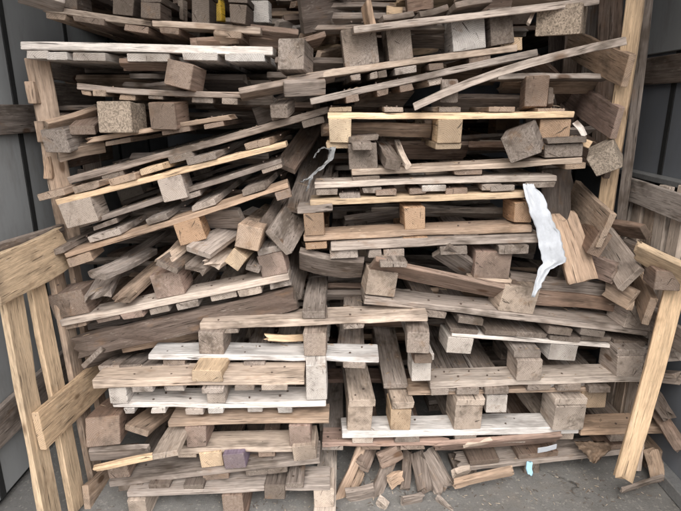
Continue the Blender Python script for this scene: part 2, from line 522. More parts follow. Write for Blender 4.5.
def loose_block(label, c, size, rot, col, mat=None, name='loose_block'):
    me = board_mesh(name, size[0], size[1], size[2], warp=.001, chamfer=.005)
    me.materials.append(mat or (CHIP if col == 'chip' else WOOD))
    o = bpy.data.objects.new(name, me); link(o)
    o.location = at(*c)
    o.rotation_euler = [math.radians(a) for a in rot]
    o.color = colour(col)
    return tag(o, label, 'wood block', None)

# ------------------------------------------------------------------ setting: ground, container walls, added rear wall and overhead sheet
def box_mesh(name, x0, x1, y0, y1, z0, z1, bev=.002):
    c = bev
    import bmesh
    bm = bmesh.new()
    vs = [bm.verts.new((x, y, z)) for x in (x0, x1) for y in (y0, y1) for z in (z0, z1)]
    for f in ((0, 1, 3, 2), (4, 6, 7, 5), (0, 4, 5, 1), (2, 3, 7, 6), (0, 2, 6, 4), (1, 5, 7, 3)): bm.faces.new([vs[i] for i in f])
    if c: bmesh.ops.bevel(bm, geom=bm.edges[:], offset=c, segments=1, affect='EDGES')
    bmesh.ops.recalc_face_normals(bm, faces=bm.faces)
    me = bpy.data.meshes.new(name); bm.to_mesh(me); bm.free()
    return me

def solid(name, x0, x1, y0, y1, z0, z1, mat, parent=None, bev=.002):
    me = box_mesh(name, x0, x1, y0, y1, z0, z1, bev); me.materials.append(mat)
    o = bpy.data.objects.new(name, me)
    return link(o, parent)

me = bpy.data.meshes.new('ground')
g_n = 60
gv, gf = [], []
for i in range(g_n + 1):
    for j in range(g_n + 1):
        x = -3 + 6 * i / g_n; y = -1 + 6 * j / g_n
        gv.append((x, y, .004 * noise.noise(Vector((x * 3, y * 3, 0))) - .002))
for i in range(g_n):
    for j in range(g_n):
        a = i * (g_n + 1) + j
        gf.append((a, a + g_n + 1, a + g_n + 2, a + 1))
# skirt out to the horizon
base = len(gv)
gv += [(-200, -200, -.012), (200, -200, -.012), (200, 200, -.012), (-200, 200, -.012)]
gf.append((base, base + 1, base + 2, base + 3))
me.from_pydata(gv, [], gf); me.update(); me.materials.append(ASPHALT)
ground = link(bpy.data.objects.new('ground', me)); tag(ground, kind='structure')
for p in me.polygons: p.use_smooth = True

def side_wall(sx, X, seams, label, panelmat, y0, y1, ztop=2.29):
    root = bpy.data.objects.new('container_wall', None); link(root); root.location = (X, y0, 0)
    tag(root, label, 'wall')
    def add(nm, a0, a1, b0, b1, z0, z1, mat, bev=.003):
        xs = sorted((sx * a0, sx * a1))
        o = solid(nm, xs[0], xs[1], b0 - y0, b1 - y0, z0, z1, mat, root, bev)
        return o
    add('backing', .022, .05, y0, y1, 0, ztop, RUBBER, 0)
    s = [y0] + seams + [y1]
    for a, b in zip(s, s[1:]):
        add('wall_panel', 0, .02, a + .014, b - .014, .03, ztop, panelmat)
        if b < y1: add('black_joint', -.002, .021, b - .0135, b + .0135, .03, ztop, RUBBER, 0)
    return root, add

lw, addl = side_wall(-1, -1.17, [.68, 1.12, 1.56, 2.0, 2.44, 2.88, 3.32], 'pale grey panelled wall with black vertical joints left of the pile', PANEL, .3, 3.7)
def rail(parent, X, sx, y0r, y1, y0, z0, z1, col, proud=.02, name='rail_board'):
    me = board_mesh(name, y1 - y0, z1 - z0, proud)
    me.materials.append(WOOD)
    o = bpy.data.objects.new(name, me); o.color = colour(col)
    o.location = (-sx * (proud / 2 + .002), (y0 + y1) / 2 - y0r, (z0 + z1) / 2)
    o.rotation_euler = (math.pi / 2, 0, math.pi / 2)
    return link(o, parent)
rail(lw, -1.17, -1, .3, 3.6, .33, 1.245, 1.345, 'dgrey')
rail(lw, -1.17, -1, .3, 3.6, .33, .225, .36, 'grey')
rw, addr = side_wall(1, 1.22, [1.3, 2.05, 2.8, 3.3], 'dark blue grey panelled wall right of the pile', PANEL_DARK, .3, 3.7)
rail(rw, 1.22, 1, .3, 3.6, .33, 1.42, 1.52, 'dgrey')
addr('upper_panel', -.012, 0, .80, 3.5, 1.53, 2.25, PANEL)
addr('metal_rail', -.05, 0, .80, 3.5, 1.062, 1.085, METAL)
addr('floor_rail', -.05, 0, .80, 3.5, .0, .05, METAL)
bw = solid('added_back_wall', -1.25, 1.3, 3.7, 3.75, 0, 2.29, PANEL_DARK); tag(bw, 'added dark rear wall that keeps the depth behind the pile dark', 'wall')  # added so that the gaps deep in the pile stay dark
rf = solid('added_roof', -1.3, 1.35, 1.12, 3.8, 2.3, 2.35, PANEL_DARK); tag(rf, 'added dark sheet out of view, shading the pile from above', 'added_roof')  # unseen, added to shade the upper layers and block light from above

# ------------------------------------------------------------------ left column, bottom up
pallet('grey pallet lowest at left front, standing on the asphalt', (128, 497), (330, 491), 'U', 'lgrey',
       blocks=[(128, 146, 'pale'), (222, 243, 'brown'), (313, 334, 'pale')], ends=[(150, 172, 'dgrey'), (186, 206, 'dgrey'), (288, 305, 'dgrey')],
       Y=1.50, bh=.075, depth=1.0)
pallet('brown pallet with a purple painted block, second from the ground at left', (110, 486), (320, 464), 'F', 'grey',
       blocks=[(110, 131, 'brown'), (203, 226, 'fresh'), (228, 249, 'purple'), (296, 319, 'beige')],
       ends=[(120, 145), (204, 230, 'brown'), (245, 268, 'dgrey'), (268, 288, 'dgrey')], Y=1.53, bh=.058, baseboards=False, depth=1.0)
loose_block('dark square block wedged between the two lowest left pallets', (277, 481, 1.56), (.12, .07, .055), (0, 4, 88), 'dgrey')
pallet('narrow weathered pallet with two worn reddish blocks, third from the ground at left', (160, 455), (312, 451), 'F', 'beige',
       blocks=[(187, 208, 'pink'), (290, 311, 'pink')], ends=[(175, 195), (258, 275, 'brown')],
       upper=[(172, 330, 'tan')], Y=1.55, bh=.082, depth=1.0, baseboards=False)
pallet('whitish pallet with bright white end block under the cracked grey one at left', (112, 410), (326, 406), 'F', 'white',
       blocks=[(111, 129, 'white'), (209, 227, 'pale'), (306, 327, 'white', .13)],
       ends=[(122, 133, 'white'), (148, 163, 'white'), (184, 202), (211, 226, 'white'), (245, 260, 'white'), (275, 290, 'white')],
       Y=1.56, bh=.062, baseboards=False, deckcol='lgrey', depth=1.1)
pallet('broad beige pallet deck resting on the whitish pallet at left', (93, 389), (304, 385), 'F', 'beige',
       ends=[(128, 150, 'lgrey'), (165, 185, 'lgrey'), (200, 222, 'lgrey'), (232, 252, 'lgrey'), (264, 290, 'pale')],
       Y=1.545, t=.032, depth=1.1, decksc=.6)
loose_block('split yellowish block under the end of the white edged board', (212, 367, 1.60), (.12, .10, .042), (0, 0, 88), 'fresh')
pallet('grey pallet with a cracked block and white edged bottom board, above the left beige deck', (148, 361), (379, 362), 'F', 'white',
       blocks=[(200, 225, 'grey'), (304, 327, 'grey')],
       ends=[(160, 182, 'grey'), (240, 262, 'grey'), (345, 368, 'grey')], Y=1.62, bh=.082, baseboards=False, deckcol='grey', depth=1.1, blockcol='grey')
pallet('long pale pallet whose plank reaches from behind to the front edge, left of centre', (200, 331), (428, 322), 'F', 'pale',
       ends=[(214, 236, 'grey'), (345, 366, 'grey')], blocks=[(305, 327, 'grey', .003)], Y=1.64, depth=1.1, t=.026, decksc=.6, baseboards=True)
loose_block('grey brown block hanging under the pale stringer end near the centre', (417, 336, 1.67), (.11, .075, .075), (0, 0, 86), 'grey')
loose_block('small brown block on the white block near the centre', (421, 353, 1.69), (.10, .062, .034), (0, 2, 90), 'brown')
loose('short splintered yellow offcut inside the cracked block pallet', (263, 337, 1.66), (305, 338, 1.72), .026, .02, 0, 'fresh', broken=(.02, 0))

# ------------------------------------------------------------------ centre and right, bottom up
pallet('rotting pallet lying on the asphalt at lower right', (455, 472), (648, 452), 'U', 'lgrey',
       blocks=[(455, 476, 'dgrey'), (524, 540, 'dgrey'), (648, 666, 'tan')], ends=[(470, 500, 'brown'), (520, 560, 'brown'), (600, 640, 'brown')],
       Y=1.70, YR=1.74, bh=.055, depth=1.0, broken=(.03, .02))
pallet('reddish brown pallet under the broad pale one at centre, near the ground', (322, 447), (450, 446), 'F', 'pink',
       ends=[(322, 344, 'lgrey'), (360, 380, 'brown'), (400, 425, 'brown')], Y=1.68, depth=1.0, broken=(0, .03), baseboards=False)
loose('broken reddish board end under the pale pallet right of centre', (432, 447, 1.69), (560, 436, 1.72), .07, .02, 75, 'pink', broken=(.04, .02))
pallet('broad pale pallet with tall blocks, second from the ground at right', (342, 438), (672, 434), 'F', 'pale',
       cross=[(342, 577, 'white'), (578, 672, 'tan')],
       blocks=[(347, 371, 'beige', .10), (388, 408, 'fresh', .085, 'beige'), (450, 477, 'pale', .10), (547, 578, 'pale', .10)],
       ends=[(350, 371, 'pale'), (395, 420), (452, 474), (500, 524), (548, 572, 'pale'), (610, 640)], Y=1.66, YR=1.72, bh=.092, t=.028, deckcol='grey', depth=1.2)
pallet('thin tan pallet held between the two broad right pallets', (408, 396), (610, 391), 'U', 'tan',
       blocks=[(486, 507, 'white'), (583, 608, 'fresh')], ends=[(440, 470, 'lgrey'), (478, 505, 'lgrey'), (530, 556, 'white'), (570, 600, 'lgrey')],
       Y=1.70, YR=1.72, bh=.072, depth=1.1, t=.016, baseboards=False)
pallet('pale pallet showing slatted inside and three end blocks, right of centre', (430, 388), (640, 383), 'F', 'pale',
       blocks=[(411, 430, 'white'), (514, 539, 'lgrey'), (613, 640, 'lgrey')],
       ends=[(432, 450, 'grey'), (455, 478, 'grey'), (484, 508, 'grey'), (528, 552, 'grey'), (558, 582, 'grey'), (590, 612, 'grey')],
       Y=1.69, YR=1.70, bh=.082, deckcol='grey', depth=1.2, t=.026)
pallet('dark decked pallet with white front edge, sloping to the right leaning plank', (452, 337), (652, 351), 'U', 'white',
       blocks=[(449, 474, 'white'), (550, 578, 'white'), (640, 668, 'grey')],
       ends=[(450, 478, 'dgrey'), (480, 512, 'dgrey'), (514, 545, 'dgrey'), (547, 578, 'dgrey'), (580, 611, 'dgrey'), (613, 645, 'dgrey'), (648, 672, 'dgrey')],
       Y=1.71, YR=1.76, bh=.062, depth=1.1, t=.014, decksc=1.4, baseboards=False, blockcol='lgrey')
pallet('pale pallet tilting down to the right with a tan block at its raised left end', (364, 303), (646, 337), 'F', 'lgrey',
       blocks=[(364, 392, 'beige'), (494, 530, 'beige', .10), (618, 648, 'lgrey')],
       ends=[(420, 445, 'dgrey'), (455, 480, 'dgrey'), (545, 570, 'dgrey'), (580, 605, 'dgrey')], Y=1.68, YR=1.74, bh=.088, t=.026,
       deckcol='grey', depth=1.1, baseboards=False, crossdepth=.13)
loose('long brown board running from the raised block down behind the pale block', (372, 263, 1.70), (510, 294, 1.76), .085, .02, 62, 'brown')
loose('two tone brown beam above the tilted pallet, upper one', (508, 280, 1.80), (618, 290, 1.84), .055, .03, 20, 'grey')
loose('rough brown beam just below the upper beam at right', (512, 294, 1.79), (640, 307, 1.83), .055, .035, 15, 'brown')
loose('dark grey board slanting inward behind the tilted pallet', (440, 250, 1.74), (545, 318, 1.95), .08, .02, 40, 'dgrey')
loose('grey board crossing low behind the right beams', (520, 300, 1.95), (620, 325, 2.2), .08, .02, 60, 'lgrey')
pallet('short pallet fragment with a rounded brown block on top, right of centre', (470, 283), (512, 284), 'F', 'beige',
       blocks=[(473, 509, 'pink', .095)], ends=[(505, 520, 'brown')], Y=1.73, depth=.8, baseboards=False, rear=False, t=.016)

# ------------------------------------------------------------------ centre, upward from the grey edge
pallet('light grey pallet edge right under the orange block pallet at centre', (331, 251), (541, 243), 'F', 'lgrey',
       ends=[(331, 360, 'lgrey'), (366, 380, 'grey'), (384, 405, 'grey'), (440, 468, 'lgrey'), (500, 530, 'grey')], Y=1.72, t=.030, depth=1.1)
loose('short grey board end poking forward under the light grey edge, left one', (386, 264, 1.64), (377, 240, 2.0), .042, .02, 0, 'grey', flat=True)
loose('short grey board end poking forward under the light grey edge, right one', (400, 265, 1.64), (390, 240, 2.0), .048, .02, 0, 'grey', flat=True)
pallet('tan pallet with three orange brown blocks, fifth layer of the centre stack', (304, 243), (532, 231), 'F', 'tan',
       blocks=[(305, 325, 'orange'), (404, 425, 'orange'), (514, 533, 'orange')],
       ends=[(306, 328, 'orange'), (404, 430, 'orange'), (348, 372), (455, 480)], upper=[(300, 335, 'grey')],
       Y=1.73, bh=.076, depth=1.1, deckcol='grey', baseboards=False, t=.024)
pallet('yellowish edged pallet deck with brown slats resting on the orange blocks', (310, 207), (530, 197), 'U', 'fresh',
       ends=[(340, 362, 'grey'), (375, 396, 'brown'), (412, 430, 'brown'), (448, 470, 'brown'), (490, 514, 'grey')], Y=1.74, depth=1.1, t=.02, deckcol='grey')
pallet('pale pallet edge with grey ends, third layer of the centre stack', (315, 189), (557, 181), 'F', 'pale',
       ends=[(316, 338, 'grey'), (360, 380, 'grey'), (423, 447, 'white'), (480, 500, 'grey'), (527, 557, 'grey')], Y=1.75, depth=1.1)
pallet('weathered pallet with a thick square block at left, just below the yellow pallet', (352, 176), (583, 163), 'F', 'beige',
       blocks=[(349, 378, 'dgrey', .085), (545, 583, 'dgrey', .045)], ends=[(352, 380, 'grey'), (455, 484, 'brown'), (566, 587, 'tan')],
       Y=1.76, depth=1.1, deckcol='dgrey', t=.02)
pallet('clean yellow pallet with fresh pale blocks, topmost of the centre stack', (328, 118.5), (574, 119), 'U', 'yellow',
       blocks=[(328, 351, 'yellow'), (437, 462, 'yellow'), (543, 574, 'orange', .080)],
       ends=[(328, 351, 'yellow'), (384, 403, 'beige'), (439, 461, 'beige'), (490, 516, 'tan'), (540, 567, 'tan')],
       Y=1.78, depth=1.15, t=.021, decksc=.75, bh=.078)
loose_block('dark grey block tipped on its corner under the yellow pallet', (523, 141, 1.76), (.13, .10, .090), (-24, -8, 66), 'dgrey')
loose_block('small brown block between the yellow pallet legs', (430, 130, 1.98), (.10, .05, .07), (0, 0, 88), 'brown')
loose('grey rounded board end under the yellow pallet', (394, 165, 1.72), (374, 138, 2.05), .052, .035, 10, 'dgrey', flat=True)
loose('thin pale broken stick under the yellow pallet', (409, 167, 1.70), (396, 142, 1.95), .02, .015, 30, 'pale', broken=(.03, 0))
loose('flat grey board end lying on the thick square block', (362, 147, 1.72), (352, 130, 2.1), .065, .022, 0, 'grey', flat=True)
loose('dark board crossing at the back under the yellow pallet', (400, 150, 2.1), (520, 140, 2.2), .08, .02, 50, 'dgrey')

# ------------------------------------------------------------------ left stack, top down
pallet('white painted pallet edge at upper left, its slat ends hanging below', (20, 50.5), (273, 54.5), 'F', 'white',
       ends=[(22, 44, 'white'), (45, 66, 'white'), (74, 107, 'white'), (123, 166, 'white'), (180, 216, 'white'), (225, 266, 'white')],
       Y=1.77, depth=1.1, t=.025, deckcol='white')
loose('splintered brown board under the white painted pallet', (118, 64, 1.80), (172, 66, 1.84), .05, .018, 60, 'brown', broken=(.02, .02))
pallet('sagging grey brown pallet below the white painted one', (76, 89), (242, 99), 'F', 'grey',
       ends=[(79, 89, 'tan'), (92, 105, 'tan'), (116, 133, 'tan'), (146, 161, 'dgrey'), (190, 212, 'grey'), (222, 238, 'grey')], Y=1.79, depth=1.0, bend=-.006, t=.02, deckcol='dgrey')
loose('grey board rising to the right from the sagging pallet', (240, 95, 1.79), (335, 75, 1.84), .08, .02, 72, 'grey')
loose_block('tan square block tilted between the white and the sagging pallet', (186, 77, 1.80), (.12, .085, .078), (13, 4, 84), 'brown')
loose_block('speckled pressed chip block at upper left', (123, 118, 1.80), (.12, .11, .098), (0, 3, 86), 'chip')
loose_block('brown square block right of the speckled chip block', (170, 115, 1.82), (.12, .088, .085), (0, -4, 84), 'brown')
pallet('thin tan pallet edge rising to the right under the chip block', (82, 145), (235, 118), 'F', 'tan',
       ends=[(104, 130, 'tan'), (162, 190, 'brown'), (205, 225, 'brown')], Y=1.78, depth=1.0, t=.016, deckcol='brown', broken=(.04, .03))
loose('grey plank end next to the chip block at upper left', (82, 131, 1.80), (104, 112, 2.1), .08, .03, 0, 'brown', flat=True)
pallet('long dark grey pallet rising from lower left to the yellow pallet', (69, 184), (330, 114), 'F', 'grey',
       ends=[(100, 122, 'dgrey'), (170, 195, 'dgrey'), (300, 322, 'dgrey')], blocks=[(274, 292, 'dgrey', .03)], Y=1.80, YR=1.86, depth=1.0, deckcol='dgrey', t=.024, baseboards=False)
loose_block('grey block hanging over the dark grey pallet near the middle', (283, 108, 1.86), (.10, .06, .045), (0, -12, 80), 'grey')
pallet('honey coloured pallet edge with rough slats fanned on top, upper left', (56, 205), (287, 148), 'U', 'fresh',
       ends=[(56, 84, 'tan'), (94, 122, 'tan'), (128, 156, 'tan'), (160, 184, 'fresh'), (206, 236, 'grey'), (262, 287, 'tan')],
       blocks=[(58, 90, 'pale', .085), (156, 180, 'lgrey')], Y=1.74, YR=1.78, depth=1.1, t=.019, deckcol='grey', bh=.08, decksc=1.2, skew=-6, baseboards=False)
pallet('grey board pallet under the honey coloured one, ending in splinters', (80, 230), (282, 162), 'F', 'grey',
       ends=[(180, 200, 'grey'), (262, 282, 'grey'), (90, 115, 'dgrey')], Y=1.77, YR=1.82, depth=1.0, t=.018, deckcol='dgrey')
pallet('tan edged pallet with a warm square block at mid left', (66, 258), (289, 188), 'U', 'tan',
       ends=[(112, 146, 'lgrey'), (168, 190, 'lgrey'), (215, 240, 'lgrey'), (266, 290, 'grey'), (68, 90, 'grey')],
       blocks=[(66, 90, 'tan', .035), (172, 198, 'orange'), (274, 290, 'brown', .03)], Y=1.72, YR=1.78, depth=1.1, t=.018, deckcol='grey', bh=.08, skew=-8, baseboards=False, decksc=1.2)
pallet('light pallet sloping up to the right with three reddish blocks, mid left', (62, 326), (290, 280), 'F', 'pale',
       ends=[(63, 86, 'tan'), (92, 116, 'pink'), (121, 143, 'pink'), (150, 170, 'pale'), (178, 200, 'lgrey'), (208, 234, 'pale'), (239, 262, 'pale'), (268, 290, 'lgrey')],
       blocks=[(56, 92, 'brown', .090, None), (159, 188, 'pink', .088, None), (265, 290, 'pink', .080, 'lgrey')], Y=1.70, YR=1.72, depth=1.15, t=.024, deckcol='grey')
# rotten dark beams underneath
loose('rotten dark beam with gnawed edge under the light sloping pallet', (76, 348, 1.70), (298, 296, 1.74), .075, .055, 10, 'dark', rough=.013, broken=(.02, .02), name='rotten_beam', cat='beam')
loose('second mouldering beam behind the rotten dark beam', (90, 322, 1.84), (296, 280, 1.88), .06, .05, 0, 'dgrey', rough=.014, name='rotten_beam', cat='beam')
loose('thin fresh slat peeking out under the rotten dark beam', (122, 350, 1.72), (205, 333, 1.80), .03, .015, 40, 'tan')
loose('dark slanting board behind the rotten dark beam end', (92, 357, 1.66), (150, 345, 2.0), .10, .02, 60, 'dgrey')
# timber jammed inside the mid left pallets
JAM = [
    ('pointed grey board jammed upright at mid left', (96, 300, 1.66), (118, 262, 1.98), .085, .022, 20, 'grey', (.05, 0)),
    ('pale tipped board lying across the pointed grey one', (95, 277, 1.64), (150, 250, 1.95), .07, .022, 35, 'lgrey', (.03, 0)),
    ('long tan splintered board left of the reddish block', (118, 301, 1.66), (172, 255, 2.05), .06, .025, 30, 'tan', (.02, 0)),
    ('dark thin board over the tan splintered one', (112, 268, 1.76), (165, 232, 2.1), .05, .02, 20, 'dgrey', (.02, .02)),
    ('dark gnarled stick behind the reddish block', (130, 292, 1.80), (170, 262, 2.1), .035, .03, 0, 'dark', (.02, 0)),
    ('grey board slipping in under the warm square block', (198, 252, 1.70), (262, 212, 2.1), .095, .022, 45, 'lgrey', (0, 0)),
    ('broken pale slab on top of the reddish block', (160, 264, 1.68), (192, 240, 1.9), .06, .02, 50, 'beige', (.03, 0)),
    ('flat grey board end on the reddish middle block', (168, 268, 1.66), (200, 238, 2.0), .075, .02, 60, 'dgrey', (0, 0)),
    ('grey slat left of the tan beam end', (192, 270, 1.70), (236, 236, 2.0), .07, .022, 50, 'grey', (.02, 0)),
    ('white chip of board in front of the tan beam end', (210, 266, 1.68), (232, 252, 1.85), .06, .018, 50, 'pale', (.03, 0)),
    ('grey board lying right of the small tan beam', (252, 268, 1.70), (270, 238, 2.0), .05, .022, 50, 'dgrey', (0, 0)),
    ('brown cross piece behind the beam ends', (200, 213, 1.92), (272, 222, 1.98), .06, .022, 30, 'brown', (0, 0)),
]
for lab, A, B, w, t, ro, cc, brk in JAM:
    loose(lab, A, B, w, t, (ro - 30) * .8, cc, broken=brk, warp=.004, flat=True)
loose('thick tan beam end pointing at the viewer, mid left', (248, 238, 1.66), (272, 214, 2.3), .082, .078, 14, 'tan', flat=True, name='beam', cat='beam', warp=.001, chamfer=.006)
loose('smaller tan beam end below the thick one', (236, 260, 1.66), (262, 236, 2.2), .055, .055, 38, 'fresh', flat=True, name='beam', cat='beam', warp=.001)
loose('long curved grey plank rising beside the thick tan beam', (278, 243, 1.70), (305, 190, 2.2), .11, .024, 24, 'grey', sag=.03)
loose('dark curved plank left of the long grey plank', (266, 232, 1.78), (296, 180, 2.3), .09, .024, 18, 'dgrey', sag=.03)
loose('grey plank along the right side of the left stack', (292, 290, 1.78), (308, 225, 2.3), .10, .022, 40, 'dgrey')
loose('dark weathered plank slumped under the grey edge at centre', (300, 258, 1.80), (363, 268, 1.78), .10, .028, 55, 'dgrey', sag=.012, name='loose_board')
loose('dark board across the gap below the slumped plank', (310, 283, 2.0), (372, 275, 2.05), .05, .02, 20, 'dgrey')

# ------------------------------------------------------------------ top of the pile
pallet('grey pallet at top centre with a tall white block, rising to the right', (288, 84), (518, 50.5), 'F', 'beige',
       blocks=[(347, 381, 'grey', .115, None), (390, 414, 'grey', .115, None), (453, 486, 'white', .110, None), (492, 516, 'grey', .115, None)],
       ends=[(350, 361, 'grey'), (368, 376, 'grey'), (377, 386, 'grey'), (393, 415, 'lgrey'), (428, 443, 'brown'), (470, 492, 'brown')],
       Y=1.80, YR=1.84, depth=1.0, deckcol='dgrey', t=.022)
loose('long grey board bridging the top blocks at upper centre', (352, 32, 1.79), (592, 1, 1.85), .095, .022, 88, 'lgrey')
loose_block('large speckled chip block under the top board at right', (562, 21, 1.90), (.20, .135, .09), (0, -6, 62), 'chip')
loose_block('fresh yellow splintered block under the chip block', (510, 44, 1.88), (.06, .07, .04), (0, -6, 85), 'fresh')
loose_block('grey brown block at the left end of the top centre pallet', (296, 59, 1.82), (.12, .085, .095), (0, 10, 80), 'grey')
loose('short board lying on the grey brown block near top centre', (280, 49, 1.82), (322, 40, 1.88), .08, .018, 70, 'brown')
pallet('long light pallet edge just under the top centre pallet', (311, 104), (538, 57), 'F', 'lgrey',
       ends=[(343, 356, 'brown'), (376, 388, 'brown'), (398, 412, 'brown'), (427, 442, 'lgrey'), (515, 522, 'brown'), (530, 537, 'tan')],
       Y=1.78, YR=1.84, depth=1.0, deckcol='dgrey', t=.022)
loose('small crushed board stub where the two top centre edges meet', (284, 90, 1.77), (325, 86, 1.80), .05, .02, 30, 'grey')
loose_block('grey brown block under the long light edge', (449, 91, 1.80), (.08, .055, .055), (0, -16, 80), 'grey')
loose('long bent plank sweeping up right to the standing frame', (414, 108, 1.75), (625, 40, 1.70), .024, .018, 6, 'lgrey', bend=-.022)
loose_block('dark brown block below the bent plank at upper right', (534, 94, 1.86), (.10, .075, .10), (0, 8, 82), 'brown')
loose_block('narrow brown wedge standing on the yellow pallet', (549, 98, 1.84), (.05, .022, .06), (0, 20, 85), 'brown')
# upper left pallet
pallet('tan pallet edge at the top left corner with dark blocks above', (42, 12), (151, 27), 'F', 'beige',
       ends=[(45, 66, 'tan'), (74, 106, 'brown'), (125, 150, 'brown')], blocks=[(62, 76, 'dark', .05), (112, 134, 'dark')], Y=1.86, depth=1.0, deckcol='dgrey')
pallet('tan pallet edge right of the top left one, almost level', (152, 27), (260, 34), 'F', 'beige',
       ends=[(160, 180, 'brown'), (212, 240, 'tan')], blocks=[(142, 162, 'dark', .05), (190, 208, 'dark'), (230, 248, 'dark', .06)], Y=1.84, depth=1.0, deckcol='brown')
loose('whitish board in the very top left corner', (18, -6, 1.80), (64, 7, 1.86), .08, .02, 60, 'lgrey')
loose('brown grey board right of the level tan edge', (248, 31, 1.90), (298, 37, 1.92), .05, .022, 50, 'brown')
loose('second brown grey board below it near the block', (250, 40, 1.92), (292, 44, 1.94), .04, .02, 40, 'brown')
loose('crushed brown slab on the white painted pallet, left', (190, 47, 1.84), (236, 44, 1.9), .07, .02, 45, 'brown', broken=(.03, .03))
loose('thin brown slab above the crushed one', (212, 37, 1.84), (242, 37, 1.88), .04, .02, 45, 'tan', broken=(.02, .02))
loose_block('yellow painted block glimpsed at the top left of centre', (219, 11, 2.0), (.05, .03, .07), (0, 0, 88), 'signal')
loose_block('white block standing in for a bright opening, top left of centre', (261, 13, 2.0), (.06, .065, .07), (0, 0, 88), 'white')  # its white colour stands in for daylight showing through a gap
loose_block('pale narrow block end at the far top left', (183, 11, 2.05), (.05, .02, .07), (0, 0, 88), 'beige')
# second row further back
BACK = [
    ('rear pallet high up at left, blocks in shade', (60, -6), (250, 2), 2.35, 'brown'),
    ('rear pallet high up at centre, seen through the gaps', (270, 30), (470, 24), 2.45, 'tan'),
    ('rear pallet at centre above the other rear one', (285, 2), (480, -4), 2.4, 'brown'),
    ('rear pallet high up at right behind the chip block', (430, 34), (610, 26), 2.6, 'brown'),
]
for lab, L_, R_, Yb, cc in BACK:
    w = R_[0] - L_[0]
    pallet(lab, L_, R_, 'F', cc, blocks=[(L_[0], L_[0] + .11 * w), (L_[0] + .45 * w, L_[0] + .56 * w), (R_[0] - .11 * w, R_[0])],
           ends=[(L_[0] + w * k / 5, L_[0] + w * k / 5 + w * .13) for k in range(5)], Y=Yb, depth=.9, name='pallet')
for k, (A, B, cc, lab) in enumerate([
        ((276, 28, 2.0), (345, 18, 2.3), 'pale', 'pale slat seen through the gap at top centre, upper'),
        ((292, 34, 2.0), (350, 24, 2.3), 'white', 'white slat seen through the gap at top centre, middle'),
        ((300, 42, 2.0), (352, 33, 2.3), 'tan', 'tan slat seen through the gap at top centre, third'),
        ((318, 58, 2.0), (350, 50, 2.3), 'tan', 'tan slat seen through the gap at top centre, lowest'),
        ((408, 50, 2.05), (438, 44, 2.2), 'fresh', 'yellowish slat behind the tall grey block at the top')]):
    loose(lab, A, B, .05, .02, 35, cc)
TOPS = [
    ('dark board stub sticking out at the top edge, left', (300, 14, 1.92), (350, 4, 2.0), .12, .03, 10, 'dark'),
    ('brown board standing above the long grey board', (366, 4, 1.86), (372, 32, 1.84), .06, .02, 70, 'tan'),
    ('yellow slat end left of the white block at top', (386, 16, 1.95), (402, 16, 1.95), .06, .03, 0, 'fresh'),
    ('grey slat resting on the long grey board, middle', (380, 22, 1.86), (410, 17, 1.9), .06, .02, 70, 'grey'),
    ('grey slat resting on the long grey board, right', (416, 18, 1.86), (444, 12, 1.9), .06, .02, 70, 'grey'),
    ('brown block piece above the long grey board', (406, 4, 1.92), (432, 0, 1.92), .06, .05, 0, 'brown'),
    ('weathered cap board above the white block', (450, 10, 1.86), (486, 5, 1.9), .08, .02, 70, 'grey'),
    ('brown scrap piled at the top right of the white block', (478, 6, 1.95), (510, 0, 1.98), .06, .03, 30, 'brown'),
    ('thin grey stick poking up right of the white block', (527, 24, 1.80), (537, 8, 1.88), .012, .01, 0, 'pale'),
]
for lab, A, B, w, t, ro, cc in TOPS:
    loose(lab, A, B, w, t, ro, cc)

# ------------------------------------------------------------------ standing frames on both sides
def standing(label, name='standing_pallet'):
    r = bpy.data.objects.new(name, None); link(r); tag(r, label, 'pallet'); return r

def sub(root, nm, A, B, w, t, col, normal, **kw):
    """a part from A to B (world points) whose broad face looks along normal"""
    X = (B - A); L = X.length; X.normalize()
    Z = (normal - X * normal.dot(X)).normalized(); Yv = Z.cross(X)
    M = Matrix((X, Yv, Z)).transposed().to_4x4(); M.translation = (A + B) / 2
    me = board_mesh(nm, L, w, t, **kw); me.materials.append(WOOD)
    o = bpy.data.objects.new(nm, me); link(o, root)
    o.matrix_world = M
    o.color = colour(col)
    return o

# big pallet leaning on the left wall
XG = -1.0
gate = standing('honey coloured pallet standing on end against the left wall')
def gp(px, py, off=0): return at_x(px, py, XG + off)
nrm = Vector((1, 0, .0))
GN = Vector((1, 0, .105)).normalized()       # the pallet leans with its top against the wall
def on_gate(px, py, off=0.0):
    d = ray(px, py); o = Vector((-.90, 0, 0)) + GN * off; c = Vector((0, 0, CAM_H))
    return c + d * ((o - c).dot(GN) / d.dot(GN))
for (tp, md, w, cc) in [((9, 286), (35, 430), .090, 'fresh'), ((33, 268), (63, 430), .082, 'fresh'), ((52, 256), (87, 430), .078, 'tan'), ((70, 248), (106, 430), .058, 'tan')]:
    A, B = on_gate(*tp), on_gate(*md)
    B = A + (B - A) * ((A.z - .012) / (A.z - B.z))
    sub(gate, 'slat', A, B, w, .021, cc, GN)
for (a, b, w, cc) in [((-8, 284), (67, 246), .145, 'fresh'), ((39, 431), (114, 364), .125, 'fresh'), ((86, 503), (128, 460), .12, 'tan')]:
    sub(gate, 'cross_board', on_gate(*a, .023), on_gate(*b, .023), w, .022, cc, GN, broken=(.0, .04))
sub(gate, 'edge_strip', on_gate(-6, 250, -.01), on_gate(62, 228, -.01), .02, .03, 'grey', Vector((0, 0, 1)))

